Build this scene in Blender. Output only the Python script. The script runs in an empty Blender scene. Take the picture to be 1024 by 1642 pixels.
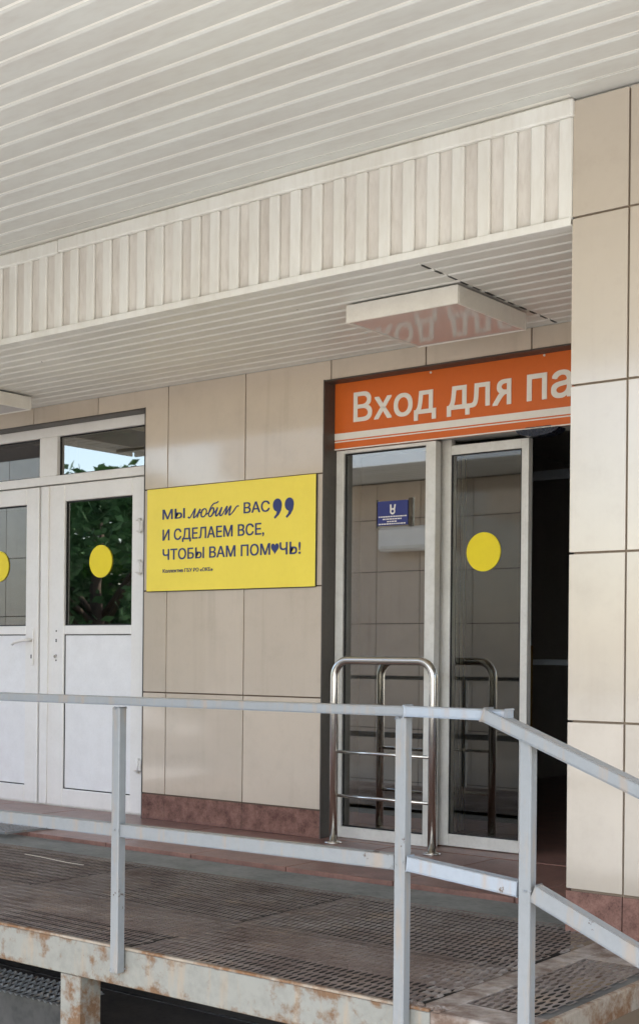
import bpy, bmesh, math, random
from mathutils import Vector, Matrix
random.seed(7)
R = math.radians
sc = bpy.context.scene
C = sc.collection

# ---------------------------------------------------------------- camera, sky, sun, exposure
cam_d = bpy.data.cameras.new('camera')
cam = bpy.data.objects.new('camera', cam_d); C.objects.link(cam)
TH, ROLL = 0.66199, 0.009473
fwd = Vector((-math.sin(TH), math.cos(TH), 0)); rgt = Vector((math.cos(TH), math.sin(TH), 0)); up = Vector((0, 0, 1))
M = Matrix((rgt, up, -fwd)).transposed().to_4x4()
cam.matrix_world = Matrix.Translation((0, -5.6244, 0.97607)) @ M @ Matrix.Rotation(ROLL, 4, 'Z')
cam_d.sensor_fit = 'HORIZONTAL'; cam_d.sensor_width = 36.0
cam_d.lens = 2142.73 / 1024 * 36
cam_d.shift_y = (1051.48 - 821) / 1024
cam_d.clip_start = 0.05; cam_d.clip_end = 2000
sc.camera = cam

SUN_EL, SUN_AZ = R(52), R(158)          # azimuth clockwise from +Y: from the front, a little to the right
world = bpy.data.worlds.new('World'); sc.world = world; world.use_nodes = True
wn = world.node_tree.nodes; wl = world.node_tree.links; wn.clear()
sky = wn.new('ShaderNodeTexSky'); sky.sky_type = 'NISHITA'; sky.sun_disc = False
sky.sun_elevation = SUN_EL; sky.sun_rotation = SUN_AZ; sky.dust_density = 2.0; sky.air_density = 1.0
bg = wn.new('ShaderNodeBackground'); bg.inputs['Strength'].default_value = 0.13
wo = wn.new('ShaderNodeOutputWorld')
wl.new(sky.outputs[0], bg.inputs[0]); wl.new(bg.outputs[0], wo.inputs[0])
sun_d = bpy.data.lights.new('sun', 'SUN'); sun_d.energy = 3.6; sun_d.angle = R(0.53); sun_d.color = (1, .96, .90)
sun = bpy.data.objects.new('sun', sun_d); C.objects.link(sun)
sdir = Vector((math.sin(SUN_AZ) * math.cos(SUN_EL), math.cos(SUN_AZ) * math.cos(SUN_EL), math.sin(SUN_EL)))
sun.rotation_euler = sdir.to_track_quat('Z', 'Y').to_euler(); sun.location = (4, -8, 9)
sc.view_settings.view_transform = 'Standard'; sc.view_settings.look = 'None'
sc.view_settings.exposure = 2.3; sc.view_settings.gamma = 1.0; sc.view_settings.use_curve_mapping = False
sc.render.engine = 'CYCLES'
sc.cycles.use_denoising = True
sc.cycles.max_bounces = 12; sc.cycles.diffuse_bounces = 6; sc.cycles.glossy_bounces = 6
sc.cycles.transparent_max_bounces = 12; sc.cycles.caustics_reflective = False; sc.cycles.caustics_refractive = False

# ---------------------------------------------------------------- materials
def lin(c):
    return tuple(((v / 255) / 12.92 if v / 255 <= .04045 else ((v / 255 + .055) / 1.055) ** 2.4) for v in c)

class NT:
    def __init__(s, m): s.t = m.node_tree; s.n = s.t.nodes; s.l = s.t.links
    def new(s, ty, **kw):
        n = s.n.new(ty)
        for k, v in kw.items():
            if k in n.inputs: n.inputs[k].default_value = v
            else: setattr(n, k, v)
        return n
    def link(s, a, b): s.l.new(a, b)
    def pos(s): return s.new('ShaderNodeNewGeometry').outputs['Position']
    def noise(s, scale, detail=4, rough=.55, vec=None, stretch=None):
        n = s.new('ShaderNodeTexNoise'); n.inputs['Scale'].default_value = scale
        n.inputs['Detail'].default_value = detail; n.inputs['Roughness'].default_value = rough
        v = vec if vec is not None else s.pos()
        if stretch:
            mp = s.new('ShaderNodeMapping'); mp.inputs['Scale'].default_value = stretch
            s.link(v, mp.inputs[0]); v = mp.outputs[0]
        s.link(v, n.inputs['Vector']); return n.outputs['Fac']
    def ramp(s, f, a, b, ca=(0, 0, 0, 1), cb=(1, 1, 1, 1)):
        r = s.new('ShaderNodeValToRGB'); e = r.color_ramp.elements
        e[0].position = a; e[1].position = b; e[0].color = ca; e[1].color = cb
        s.link(f, r.inputs[0]); return r.outputs[0]
    def mix(s, f, a, b):
        m = s.new('ShaderNodeMix'); m.data_type = 'RGBA'
        for i, v in ((6, a), (7, b)):
            if isinstance(v, tuple): m.inputs[i].default_value = v if len(v) == 4 else (*v, 1)
            else: s.link(v, m.inputs[i])
        if isinstance(f, (int, float)): m.inputs[0].default_value = f
        else: s.link(f, m.inputs[0])
        return m.outputs[2]
    def math(s, op, a, b=None):
        m = s.new('ShaderNodeMath'); m.operation = op
        for i, v in ((0, a), (1, b)):
            if v is None: continue
            if isinstance(v, (int, float)): m.inputs[i].default_value = v
            else: s.link(v, m.inputs[i])
        return m.outputs[0]
    def bump(s, h, strength, dist, bs):
        b = s.new('ShaderNodeBump'); b.inputs['Strength'].default_value = strength; b.inputs['Distance'].default_value = dist
        s.link(h, b.inputs['Height']); s.link(b.outputs[0], bs.inputs['Normal'])

def base(name, col, rough=.5, metal=0., spec=.5):
    m = bpy.data.materials.new(name); m.use_nodes = True
    b = m.node_tree.nodes['Principled BSDF']
    b.inputs['Base Color'].default_value = (*col, 1); b.inputs['Roughness'].default_value = rough
    b.inputs['Metallic'].default_value = metal; b.inputs['Specular IOR Level'].default_value = spec
    return m, NT(m), b

MATS = {}
def worn(name, col, rough=.5, metal=0., spec=.5, dirt=None, amt=.25, scale=6, bump=0., stretch=None, objvar=0.):
    """paint or stone with soft blotches of dirt and slight gloss change"""
    m, t, b = base(name, col, rough, metal, spec)
    d = dirt or tuple(c * .6 for c in col)
    f = t.noise(scale, 6, .6, stretch=stretch)
    f2 = t.noise(scale * 9, 3, .6, stretch=stretch)
    k = t.math('MULTIPLY', t.ramp(f, .35, .75), amt)
    k2 = t.math('MULTIPLY', t.ramp(f2, .45, .8), amt * .5)
    c = t.mix(t.math('ADD', k, k2), col, d)
    if objvar:
        oi = t.new('ShaderNodeObjectInfo')
        hs = t.new('ShaderNodeHueSaturation')
        t.link(t.math('ADD', 1 - objvar, t.math('MULTIPLY', oi.outputs['Random'], 2 * objvar)), hs.inputs['Value'])
        t.link(c, hs.inputs['Color']); c = hs.outputs[0]
    t.link(c, b.inputs['Base Color'])
    t.link(t.math('ADD', rough - .04, t.math('MULTIPLY', f2, .12)), b.inputs['Roughness'])
    if bump: t.bump(f2, bump, .002, b)
    MATS[name] = m; return m

def specks(name, sc_=3.2, size=.035):
    m = MATS[name]; t = NT(m); b = m.node_tree.nodes['Principled BSDF']
    src = b.inputs['Base Color'].links[0].from_socket
    v = t.new('ShaderNodeTexVoronoi'); v.inputs['Scale'].default_value = sc_; v.inputs['Randomness'].default_value = 1; t.link(t.pos(), v.inputs['Vector'])
    k = t.math('LESS_THAN', v.outputs['Distance'], t.math('MULTIPLY', t.noise(1.7, 2), size))
    t.link(t.mix(t.math('MULTIPLY', k, .75), src, lin((70, 62, 54))), b.inputs['Base Color'])
def tile_mat(name, col, rough, wav=.008):
    m, t, b = base(name, col, rough, 0, .85)
    f = t.noise(2.2, 7, .62); g = t.noise(16, 5, .7)
    c = t.mix(t.math('MULTIPLY', t.ramp(f, .35, .7), .35), col, tuple(x * .86 for x in col))
    c = t.mix(t.math('MULTIPLY', t.ramp(g, .52, .75), .18), c, tuple(x * .78 for x in col))
    oi = t.new('ShaderNodeObjectInfo'); hs = t.new('ShaderNodeHueSaturation')
    t.link(t.math('ADD', .93, t.math('MULTIPLY', oi.outputs['Random'], .12)), hs.inputs['Value'])
    t.link(c, hs.inputs['Color'])
    # splash dirt low on the wall
    sep = t.new('ShaderNodeSeparateXYZ'); t.link(t.pos(), sep.inputs[0])
    sm = t.noise(5, 6, .7)
    c2 = t.mix(t.math('MULTIPLY', t.ramp(sm, .5, .8), .16), hs.outputs[0], lin((120, 108, 92)))
    dr = t.noise(11, 5, .6, stretch=(1, 1, .05))
    c2 = t.mix(t.math('MULTIPLY', t.math('MULTIPLY', t.ramp(dr, .54, .72), t.ramp(t.noise(1.1, 3), .4, .65)), .22), c2, lin((128, 112, 94)))
    t.link(c2, b.inputs['Base Color'])
    t.link(t.math('ADD', rough - .03, t.math('MULTIPLY', sm, .09)), b.inputs['Roughness'])
    t.bump(t.noise(1.6, 2, .5), wav, .01, b)
    MATS[name] = m; return m

tile_mat('tile', lin((200, 186, 169)), .06)
tile_mat('tile_pier', lin((180, 169, 154)), .12)
worn('joint', lin((92, 76, 62)), .8)
worn('joint_pier', lin((132, 116, 98)), .8)
worn('granite', lin((136, 102, 90)), .22, dirt=lin((84, 58, 52)), amt=.95, scale=16, objvar=.05)
worn('granite_floor', lin((140, 104, 92)), .33, dirt=lin((96, 72, 64)), amt=.8, scale=9, objvar=.06)
worn('concrete', lin((128, 128, 122)), .7, dirt=lin((86, 88, 84)), amt=.8, scale=4, bump=.4)
worn('concrete_dark', lin((98, 96, 92)), .85, dirt=lin((60, 60, 58)), amt=.8, scale=3, bump=.4)
worn('asphalt', lin((160, 159, 156)), .9, dirt=lin((128, 127, 124)), amt=.7, scale=2, bump=.5)
worn('underdeck_shade', lin((62, 56, 50)), .95, dirt=lin((40, 36, 33)), amt=.8, scale=5, bump=.5)
worn('shaded_foundation', lin((50, 47, 44)), .95, dirt=lin((34, 32, 30)), amt=.8, scale=4, bump=.5)  # near-black tone puts the under-deck shade into the colour
worn('paving', lin((158, 157, 152)), .85, dirt=lin((124, 122, 118)), amt=.6, scale=.8)
worn('soffit_strip', lin((220, 218, 210)), .36, dirt=lin((180, 172, 162)), amt=.3, scale=1.3, stretch=(1, 3, 1), objvar=.015)
worn('lamella', lin((203, 204, 199)), .36, dirt=lin((164, 154, 146)), amt=.35, scale=1.3, stretch=(1, 3, 1), objvar=.012)
worn('fascia_rib', lin((222, 221, 215)), .42, dirt=lin((176, 166, 148)), amt=.35, scale=5, stretch=(1, 1, .25), objvar=.01)
worn('fascia_back', lin((216, 212, 205)), .5, dirt=lin((160, 148, 136)), amt=.5, scale=6, stretch=(1, 1, .25), objvar=.02)
specks('lamella', 3.2, .06); specks('soffit_strip', 3.5, .045); specks('fascia_rib', 4, .05)
worn('gap_strip', lin((244, 242, 234)), .4, dirt=lin((212, 206, 196)), amt=.2, scale=3)
worn('lamp_metal', lin((222, 218, 208)), .32, dirt=lin((170, 160, 150)), amt=.25, scale=9)
worn('pvc', lin((234, 231, 226)), .32, dirt=lin((180, 172, 162)), amt=.18, scale=5)
worn('pvc_panel', lin((234, 233, 232)), .34, dirt=lin((170, 164, 158)), amt=.16, scale=9)
worn('aluminium', lin((222, 219, 211)), .4, .15, dirt=lin((150, 142, 130)), amt=.3, scale=6)
worn('reveal', lin((74, 68, 62)), .45, dirt=lin((50, 46, 42)), amt=.4, scale=5)
worn('gasket', lin((34, 32, 30)), .6)
worn('yellow_vinyl', lin((244, 221, 84)), .32, dirt=lin((205, 178, 50)), amt=.15, scale=4)
worn('yellow_disc', lin((238, 214, 22)), .4, dirt=lin((205, 178, 20)), amt=.2, scale=12)
worn('navy_print', lin((50, 60, 112)), .5)
worn('blue_sign', lin((44, 50, 110)), .35)
worn('orange_vinyl', lin((208, 100, 34)), .4, dirt=lin((180, 84, 30)), amt=.25, scale=4)
worn('white_print', lin((228, 222, 212)), .5, dirt=lin((190, 180, 168)), amt=.2)
worn('dark_plastic', lin((24, 26, 40)), .25)
worn('hall_wall', lin((176, 174, 170)), .7)
worn('hall_frame', lin((170, 174, 180)), .4, .3)
worn('ochre_paint', lin((150, 112, 40)), .6)
worn('pale_strip', lin((205, 196, 182)), .6)
worn('cement_dust', lin((134, 125, 116)), .9, dirt=lin((96, 86, 80)), amt=.7, scale=30)
worn('bark', lin((88, 72, 58)), .9, dirt=lin((50, 42, 36)), amt=.8, scale=12)

def rusty(name, paint, rust, lo, hi, scale=9, rough=.5, edge=None, blotch=.5):
    m, t, b = base(name, paint, rough)
    f = t.noise(scale, 9, .68); g = t.noise(scale * .28, 3, .5); h = t.noise(scale * 5, 4, .7)
    s_ = t.math('ADD', t.math('MULTIPLY', f, .6), t.math('MULTIPLY', g, .4))
    if edge:   # corrosion creeps in from the two edges of the section
        sp = t.new('ShaderNodeSeparateXYZ'); t.link(t.pos(), sp.inputs[0])
        ed = t.math('ABSOLUTE', t.math('SUBTRACT', sp.outputs[2], edge[0]))
        s_ = t.math('ADD', s_, t.math('MULTIPLY', t.ramp(ed, edge[1] * .55, edge[1] * 1.05), edge[2]))
    mask = t.ramp(s_, lo, hi)
    rc = t.mix(h, rust, tuple(c * .45 for c in rust))
    pc = t.mix(t.math('MULTIPLY', t.ramp(t.noise(scale * 1.7, 6, .7), .45, .7), blotch), paint, tuple(a * .62 for a in paint))
    # runs of brown water stain between clean and rusted paint
    st = t.ramp(t.noise(scale * .9, 5, .6, stretch=(1.6, 1.6, .22)), .52, .72)
    pc = t.mix(t.math('MULTIPLY', st, .45), pc, lin((150, 122, 88)))
    t.link(t.mix(mask, pc, rc), b.inputs['Base Color'])
    t.link(t.math('ADD', rough, t.math('MULTIPLY', mask, .35)), b.inputs['Roughness'])
    t.bump(t.math('SUBTRACT', h, t.math('MULTIPLY', mask, 1.2)), .35, .002, b)
    MATS[name] = m; return m
rusty('beam_paint', lin((122, 122, 115)), lin((116, 88, 62)), .535, .62, 15, edge=(-.066, .062, .085))
rusty('beam_rust', lin((140, 130, 116)), lin((122, 88, 58)), .44, .56, 16)
rusty('rail_paint', lin((121, 124, 125)), lin((84, 70, 60)), .635, .65, 20, .36, blotch=.22)
rusty('rail_paint_pale', lin((136, 143, 150)), lin((100, 86, 74)), .63, .645, 20, .32, blotch=.2)  # paler, bluer version of the rail paint for the short rails past the corner
rusty('mesh_steel', lin((122, 112, 105)), lin((104, 87, 77)), .40, .60, 4, .5)
rusty('border_steel', lin((146, 138, 130)), lin((110, 90, 76)), .42, .58, 12, .6)

m, t, b = base('steel_tube', lin((222, 218, 210)), .22, 1.0)
t.link(t.math('ADD', .16, t.math('MULTIPLY', t.noise(30, 4, .7), .16)), b.inputs['Roughness']); MATS['steel_tube'] = m
m, t, b = base('diffuser', lin((200, 192, 186)), .07, 0, .18); b.inputs['Coat Weight'].default_value = .0; b.inputs['Coat Roughness'].default_value = .02
MATS['diffuser'] = m

def glass(name, ior, tint):
    m = bpy.data.materials.new(name); m.use_nodes = True; t = NT(m); t.n.clear()
    o = t.new('ShaderNodeOutputMaterial'); mx = t.new('ShaderNodeMixShader'); fr = t.new('ShaderNodeFresnel')
    fr.inputs[0].default_value = ior
    tr = t.new('ShaderNodeBsdfTransparent'); tr.inputs[0].default_value = (*tint, 1)
    gl = t.new('ShaderNodeBsdfGlossy'); gl.inputs['Roughness'].default_value = .015; gl.inputs[0].default_value = (.95, .93, .87, 1)
    t.link(fr.outputs[0], mx.inputs[0]); t.link(tr.outputs[0], mx.inputs[1]); t.link(gl.outputs[0], mx.inputs[2]); t.link(mx.outputs[0], o.inputs[0])
    MATS[name] = m
glass('glass_double', 4.6, (.75, .78, .76)); glass('glass_single', 2.4, (.82, .85, .85)); glass('glass_door', 4.0, (.35, .37, .35))

def leafm(name, col):
    m, t, b = base(name, col, .5)
    oi = t.noise(2.5, 3, .5)
    t.link(t.mix(t.ramp(oi, .3, .7), tuple(c * .6 for c in col), tuple(min(1, c * 1.5) for c in col)), b.inputs['Base Color'])
    MATS[name] = m
leafm('leaf_dark', (.05, .115, .045)); leafm('leaf_light', (.085, .15, .045))

# ---------------------------------------------------------------- builders
ORG = {}
def tag(o, label=None, cat=None, group=None, kind=None):
    if label: o['label'] = label
    if cat: o['category'] = cat
    if group: o['group'] = group
    if kind: o['kind'] = kind
    return o
def thing(name, loc, label, cat, group=None):
    o = bpy.data.objects.new(name, None); C.objects.link(o); o.location = loc; o.empty_display_size = .1
    ORG[o.name] = Vector(loc); return tag(o, label, cat, group)
def place(name, me, origin, parent=None):
    o = bpy.data.objects.new(name, me); C.objects.link(o)
    origin = Vector(origin)
    if parent is not None:
        o.parent = parent; o.location = origin - ORG[parent.name]
    else: o.location = origin
    ORG[o.name] = origin; return o
CACHE = {}
def box_mesh(dx, dy, dz, mat, bev):
    key = (round(dx, 4), round(dy, 4), round(dz, 4), mat, bev)
    if key in CACHE: return CACHE[key]
    bm = bmesh.new(); bmesh.ops.create_cube(bm, size=1)
    bmesh.ops.scale(bm, vec=(dx, dy, dz), verts=bm.verts)
    if bev: bmesh.ops.bevel(bm, geom=bm.edges[:], offset=min(bev, .45 * min(dx, dy, dz)), segments=1, affect='EDGES')
    me = bpy.data.meshes.new('box'); bm.to_mesh(me); bm.free(); me.materials.append(MATS[mat]); CACHE[key] = me; return me
def box(name, x0, x1, y0, y1, z0, z1, mat, parent=None, bev=0.):
    return place(name, box_mesh(x1 - x0, y1 - y0, z1 - z0, mat, bev), ((x0 + x1) / 2, (y0 + y1) / 2, (z0 + z1) / 2), parent)
class MB:
    """several shapes collected into one mesh"""
    def __init__(s): s.bm = bmesh.new()
    def box(s, x0, x1, y0, y1, z0, z1, bev=0.):
        r = bmesh.ops.create_cube(s.bm, size=1); v = r['verts']
        bmesh.ops.scale(s.bm, vec=(x1 - x0, y1 - y0, z1 - z0), verts=v)
        bmesh.ops.translate(s.bm, vec=((x0 + x1) / 2, (y0 + y1) / 2, (z0 + z1) / 2), verts=v)
        if bev:
            es = list({e for q in v for e in q.link_edges}); bmesh.ops.bevel(s.bm, geom=es, offset=bev, segments=1, affect='EDGES')
        return s
    def bar(s, a, b, w, h, upv=(0, 0, 1), bev=.003):
        """square section bar from a to b, w across, h along upv"""
        a, b = Vector(a), Vector(b); d = (b - a); L = d.length; d.normalize()
        u = Vector(upv); sdv = d.cross(u).normalized(); u = sdv.cross(d).normalized()
        r = bmesh.ops.create_cube(s.bm, size=1); v = r['verts']
        for q in v:
            q.co = (a + b) / 2 + d * (q.co.x * L) + sdv * (q.co.y * w) + u * (q.co.z * h)
        if bev:
            es = list({e for q in v for e in q.link_edges}); bmesh.ops.bevel(s.bm, geom=es, offset=bev, segments=1, affect='EDGES')
        return s
    def tube(s, pts, r, seg=14, cap=True):
        pts = [Vector(p) for p in pts]; rings = []
        n0 = None
        for i, p in enumerate(pts):
            tg = (pts[min(i + 1, len(pts) - 1)] - pts[max(i - 1, 0)]).normalized()
            if n0 is None: n0 = tg.orthogonal().normalized()
            else: n0 = (n0 - tg * n0.dot(tg)).normalized()
            b2 = tg.cross(n0); rr = r[i] if isinstance(r, (list, tuple)) else r
            rings.append([s.bm.verts.new(p + (n0 * math.cos(2 * math.pi * k / seg) + b2 * math.sin(2 * math.pi * k / seg)) * rr) for k in range(seg)])
        for a, b in zip(rings, rings[1:]):
            for k in range(seg):
                f = s.bm.faces.new((a[k], a[(k + 1) % seg], b[(k + 1) % seg], b[k])); f.smooth = True
        if cap: s.bm.faces.new(rings[0][::-1]); s.bm.faces.new(rings[-1])
        return s
    def prism(s, poly, y0, y1):
        """polygon in X,Z extruded from y0 (front) to y1"""
        a = [s.bm.verts.new((x, y0, z)) for x, z in poly]; b = [s.bm.verts.new((x, y1, z)) for x, z in poly]
        s.bm.faces.new(a); s.bm.faces.new(b[::-1]); n = len(a)
        for i in range(n): s.bm.faces.new((a[i], b[i], b[(i + 1) % n], a[(i + 1) % n]))
        return s
    def build(s, name, mat, parent=None, origin=None):
        bm = s.bm; bmesh.ops.recalc_face_normals(bm, faces=bm.faces)
        if origin is None:
            xs = [v.co for v in bm.verts]
            origin = Vector([(min(q[i] for q in xs) + max(q[i] for q in xs)) / 2 for i in range(3)])
        origin = Vector(origin)
        for v in bm.verts: v.co -= origin
        me = bpy.data.meshes.new(name); bm.to_mesh(me); bm.free(); me.materials.append(MATS[mat])
        return place(name, me, origin, parent)
def text_part(body, fit, y, mat, parent, name='letter', bold=.02, ref=None, depth=.002, flip=False):
    """lettering fitted to x0,x1,z0,z1; with ref=(text) the fit box is that of the ref text"""
    def mesh_of(bd):
        cu = bpy.data.curves.new('t', 'FONT'); cu.body = bd; cu.size = 1; cu.extrude = 0; cu.resolution_u = 4
        o = bpy.data.objects.new('t', cu); C.objects.link(o)
        dg = bpy.context.evaluated_depsgraph_get(); me = bpy.data.meshes.new_from_object(o.evaluated_get(dg))
        bpy.data.objects.remove(o); return me
    me = mesh_of(body); rm = mesh_of(ref) if ref else me
    xs = [v.co.x for v in rm.vertices]; zs = [v.co.y for v in rm.vertices]
    x0, x1, z0, z1 = fit; sx = (x1 - x0) / (max(xs) - min(xs)); sz = (z1 - z0) / (max(zs) - min(zs))
    bm = bmesh.new(); bm.from_mesh(me)
    isl, seen = [], set()
    for v in bm.verts:
        if v in seen: continue
        st, comp = [v], []; seen.add(v)
        while st:
            q = st.pop(); comp.append(q)
            for e in q.link_edges:
                o_ = e.other_vert(q)
                if o_ not in seen: seen.add(o_); st.append(o_)
        isl.append((min(q.co.x for q in comp), max(q.co.x for q in comp), comp))
    isl.sort(key=lambda i_: i_[0]); let = []
    for i_ in isl:
        if let and i_[0] < let[-1][1]: let[-1] = (let[-1][0], max(let[-1][1], i_[1]), let[-1][2] + i_[2])
        else: let.append(i_)
    sh = [(bold, bold), (-bold, bold), (bold, -bold), (-bold, -bold)] if bold else [(0, 0)]
    for (_, _, comp) in let:
        cs = set(comp); fc = [[q for q in f.verts] for f in bm.faces if f.verts[0] in cs]
        mb = MB()
        for n_, (ox, oz) in enumerate(sh):
            mp_ = {q: mb.bm.verts.new((x0 + (q.co.x + ox - min(xs)) * sx, y - n_ * .0002, z0 + (q.co.y + oz - min(zs)) * sz)) for q in comp}
            for f in fc: mb.bm.faces.new([mp_[q] for q in f])
        ex = bmesh.ops.extrude_face_region(mb.bm, geom=mb.bm.faces[:])
        bmesh.ops.translate(mb.bm, vec=(0, -depth, 0), verts=[g_ for g_ in ex['geom'] if isinstance(g_, bmesh.types.BMVert)])
        if flip:
            xa, xb = min(v.co.x for v in mb.bm.verts), max(v.co.x for v in mb.bm.verts)
            for v in mb.bm.verts: v.co.x = xa + xb - v.co.x
        mb.build(name, mat, parent)
    bm.free()
def catmull(P, n=8):
    out = []
    for i in range(len(P) - 1):
        p0, p1, p2, p3 = P[max(i - 1, 0)], P[i], P[i + 1], P[min(i + 2, len(P) - 1)]
        for k in range(n):
            q = k / n
            out.append(tuple(.5 * ((2 * p1[j]) + (-p0[j] + p2[j]) * q + (2 * p0[j] - 5 * p1[j] + 4 * p2[j] - p3[j]) * q * q + (-p0[j] + 3 * p1[j] - 3 * p2[j] + p3[j]) * q ** 3) for j in (0, 1)))
    out.append(P[-1]); return out

# ---------------------------------------------------------------- setting: ground and floor
ZG = -.62
g = box('ground', -60, 60, -60, 40, ZG - .3, ZG, 'asphalt'); tag(g, kind='structure')
g = box('pavement', -6, 16, -22, -7.4, ZG + .004, ZG + .012, 'paving'); tag(g, kind='structure')

g = box('underdeck_shade', -7.6, -1.2, -2.62, -1.251, ZG + .002, ZG + .006, 'underdeck_shade'); tag(g, kind='structure')  # dark sheet laid under the deck only, standing in for the shade there
g = box('shaded_foundation', -14, 3, -1.235, 5.2, ZG + .006, -.0805, 'shaded_foundation'); tag(g, kind='structure')
floor = box('entrance_floor', -14, 3, -1.25, 5.2, -.08, -.022, 'concrete'); tag(floor, kind='structure')
# red granite floor slabs by the doors, grey screed strip in front of them
x = -9.3
while x < .9:
    for (ya, yb) in ((-.86, -.43), (-.43, .02)):
        o = box('floor_slab', x + .002, x + .596, ya + .002, yb - .002, -.03, 0 + random.uniform(-.0012, .0008), 'granite_floor', floor, .002)
    x += .6
box('threshold', -4.36, -1.86, .022, .5, -.03, .002, 'granite_floor', floor, .002)
box('threshold', -7.66, -5.71, .022, .5, -.03, -.002, 'granite_floor', floor, .002)
box('hall_floor', -9, 0, .502, 5.1, -.03, -.004, 'granite_floor', floor)
# ---------------------------------------------------------------- tiled entrance wall
X0 = -6.7227
zj = [.15, .75, 1.35, 1.95, 2.55]
gap = .0075
wall = thing('entrance_wall', (-5, .1, 0), 'beige glazed tile wall with two doorways under the lower soffit', 'wall')
OPEN = [(-7.66, -5.71, 2.44), (-4.367, -1.84, 2.44)]
def back(x0, x1, z0, z1): box('backing', x0, x1, .008, .3, z0, z1, 'joint', wall)
back(-10, -7.66, -.02, 3.4); back(-5.71, -4.367, -.02, 3.4); back(-1.84, 1.6, -.02, 3.4)
back(-7.66, -5.71, 2.44, 3.4); back(-4.367, -1.84, 2.44, 3.4)
def tile(parent, x0, x1, z0, z1, yf, mat, th=.011, name='tile'):
    if x1 - x0 < .012 or z1 - z0 < .012: return
    o = box(name, x0, x1, yf, yf + th, z0, z1, mat, parent, .0012)
    o.rotation_euler = (random.gauss(0, .0011), 0, random.gauss(0, .0013)); return o
ks = [X0 + .6 * k for k in range(-5, 15)]
for a, b in zip(ks, ks[1:]):
    for z0, z1 in zip(zj, zj[1:]):
        segs = [(a, b, z0, z1)]
        for (ox0, ox1, oz) in OPEN:
            new = []
            for (p, q, r, s) in segs:
                if q <= ox0 or p >= ox1 or r >= oz: new.append((p, q, r, s)); continue
                if p < ox0: new.append((p, ox0 + gap / 2, r, s))
                if q > ox1: new.append((ox1 - gap / 2, q, r, s))
                if s > oz: new.append((max(p, ox0 - gap), min(q, ox1 + gap), oz - gap / 2, s))
            segs = new
        for (p, q, r, s) in segs: tile(wall, p + gap / 2, q - gap / 2, r + gap / 2, s - gap / 2, 0, 'tile')
    for (p, q) in [(a, b)]:
        for (ox0, ox1, oz) in OPEN:
            if p < ox0 < q: q = ox0
            if p < ox1 < q: p = ox1
            if p >= ox0 and q <= ox1: p = q
        if q - p > .02: tile(wall, p + .0015, q - .0015, .001, .15 - .004, -.004, 'granite', .014, 'skirting_tile')

# dark sheet metal reveals of the two doorways
mb = MB(); mb.box(-4.369, -4.361, -.006, .16, 0, 2.446); mb.box(-4.361, -1.846, -.004, .16, 2.436, 2.444); mb.box(-1.846, -1.838, -.006, .16, 0, 2.446)
mb.build('reveal_lining', 'reveal', wall)
mb = MB(); mb.box(-7.66, -5.715, -.002, .14, 2.434, 2.442); mb.box(-5.716, -5.708, -.002, .14, 0, 2.444); mb.build('reveal_lining', 'reveal', wall)

# ---------------------------------------------------------------- pier on the right
PX0, PX1, PY0, PY1 = -2.234, -.8, -1.31, -.62
pier = thing('tiled_pier', ((PX0 + PX1) / 2, (PY0 + PY1) / 2, 0), 'large beige tiled pier standing at right of the entrance', 'pier')
box('core', PX0 + .012, PX1 - .012, PY0 + .012, PY1 - .012, ZG, 2.965, 'joint_pier', pier)
xs = [PX0 - .002, -2.018, -1.418, PX1]
zp = [.15, .75, 1.35, 1.95, 2.55, 2.972]
for a, b in zip(xs, xs[1:]):
    for z0, z1 in zip(zp, zp[1:]):
        tile(pier, a + (gap / 2 if a > PX0 else 0), b - gap / 2, z0 + gap / 2, z1 - gap / 2, PY0, 'tile_pier')
    tile(pier, a + (.002 if a > PX0 else 0), b - .002, 0, .145, PY0 - .004, 'granite', .014, 'skirting_tile')
for z0, z1 in zip(zp, zp[1:]):
    for (xa, xb) in ((PX0 - .003, PX0 + .008), (PX1 - .008, PX1 + .003)):
        o = box('tile', xa, xb, PY0 + .013, PY1, z0 + gap / 2, z1 - gap / 2, 'tile_pier', pier, .0012)
for xa in (PX0 - .006, PX1 - .008):
    box('skirting_tile', xa, xa + .014, PY0 + .013, PY1, 0, .145, 'granite', pier, .001)

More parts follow.
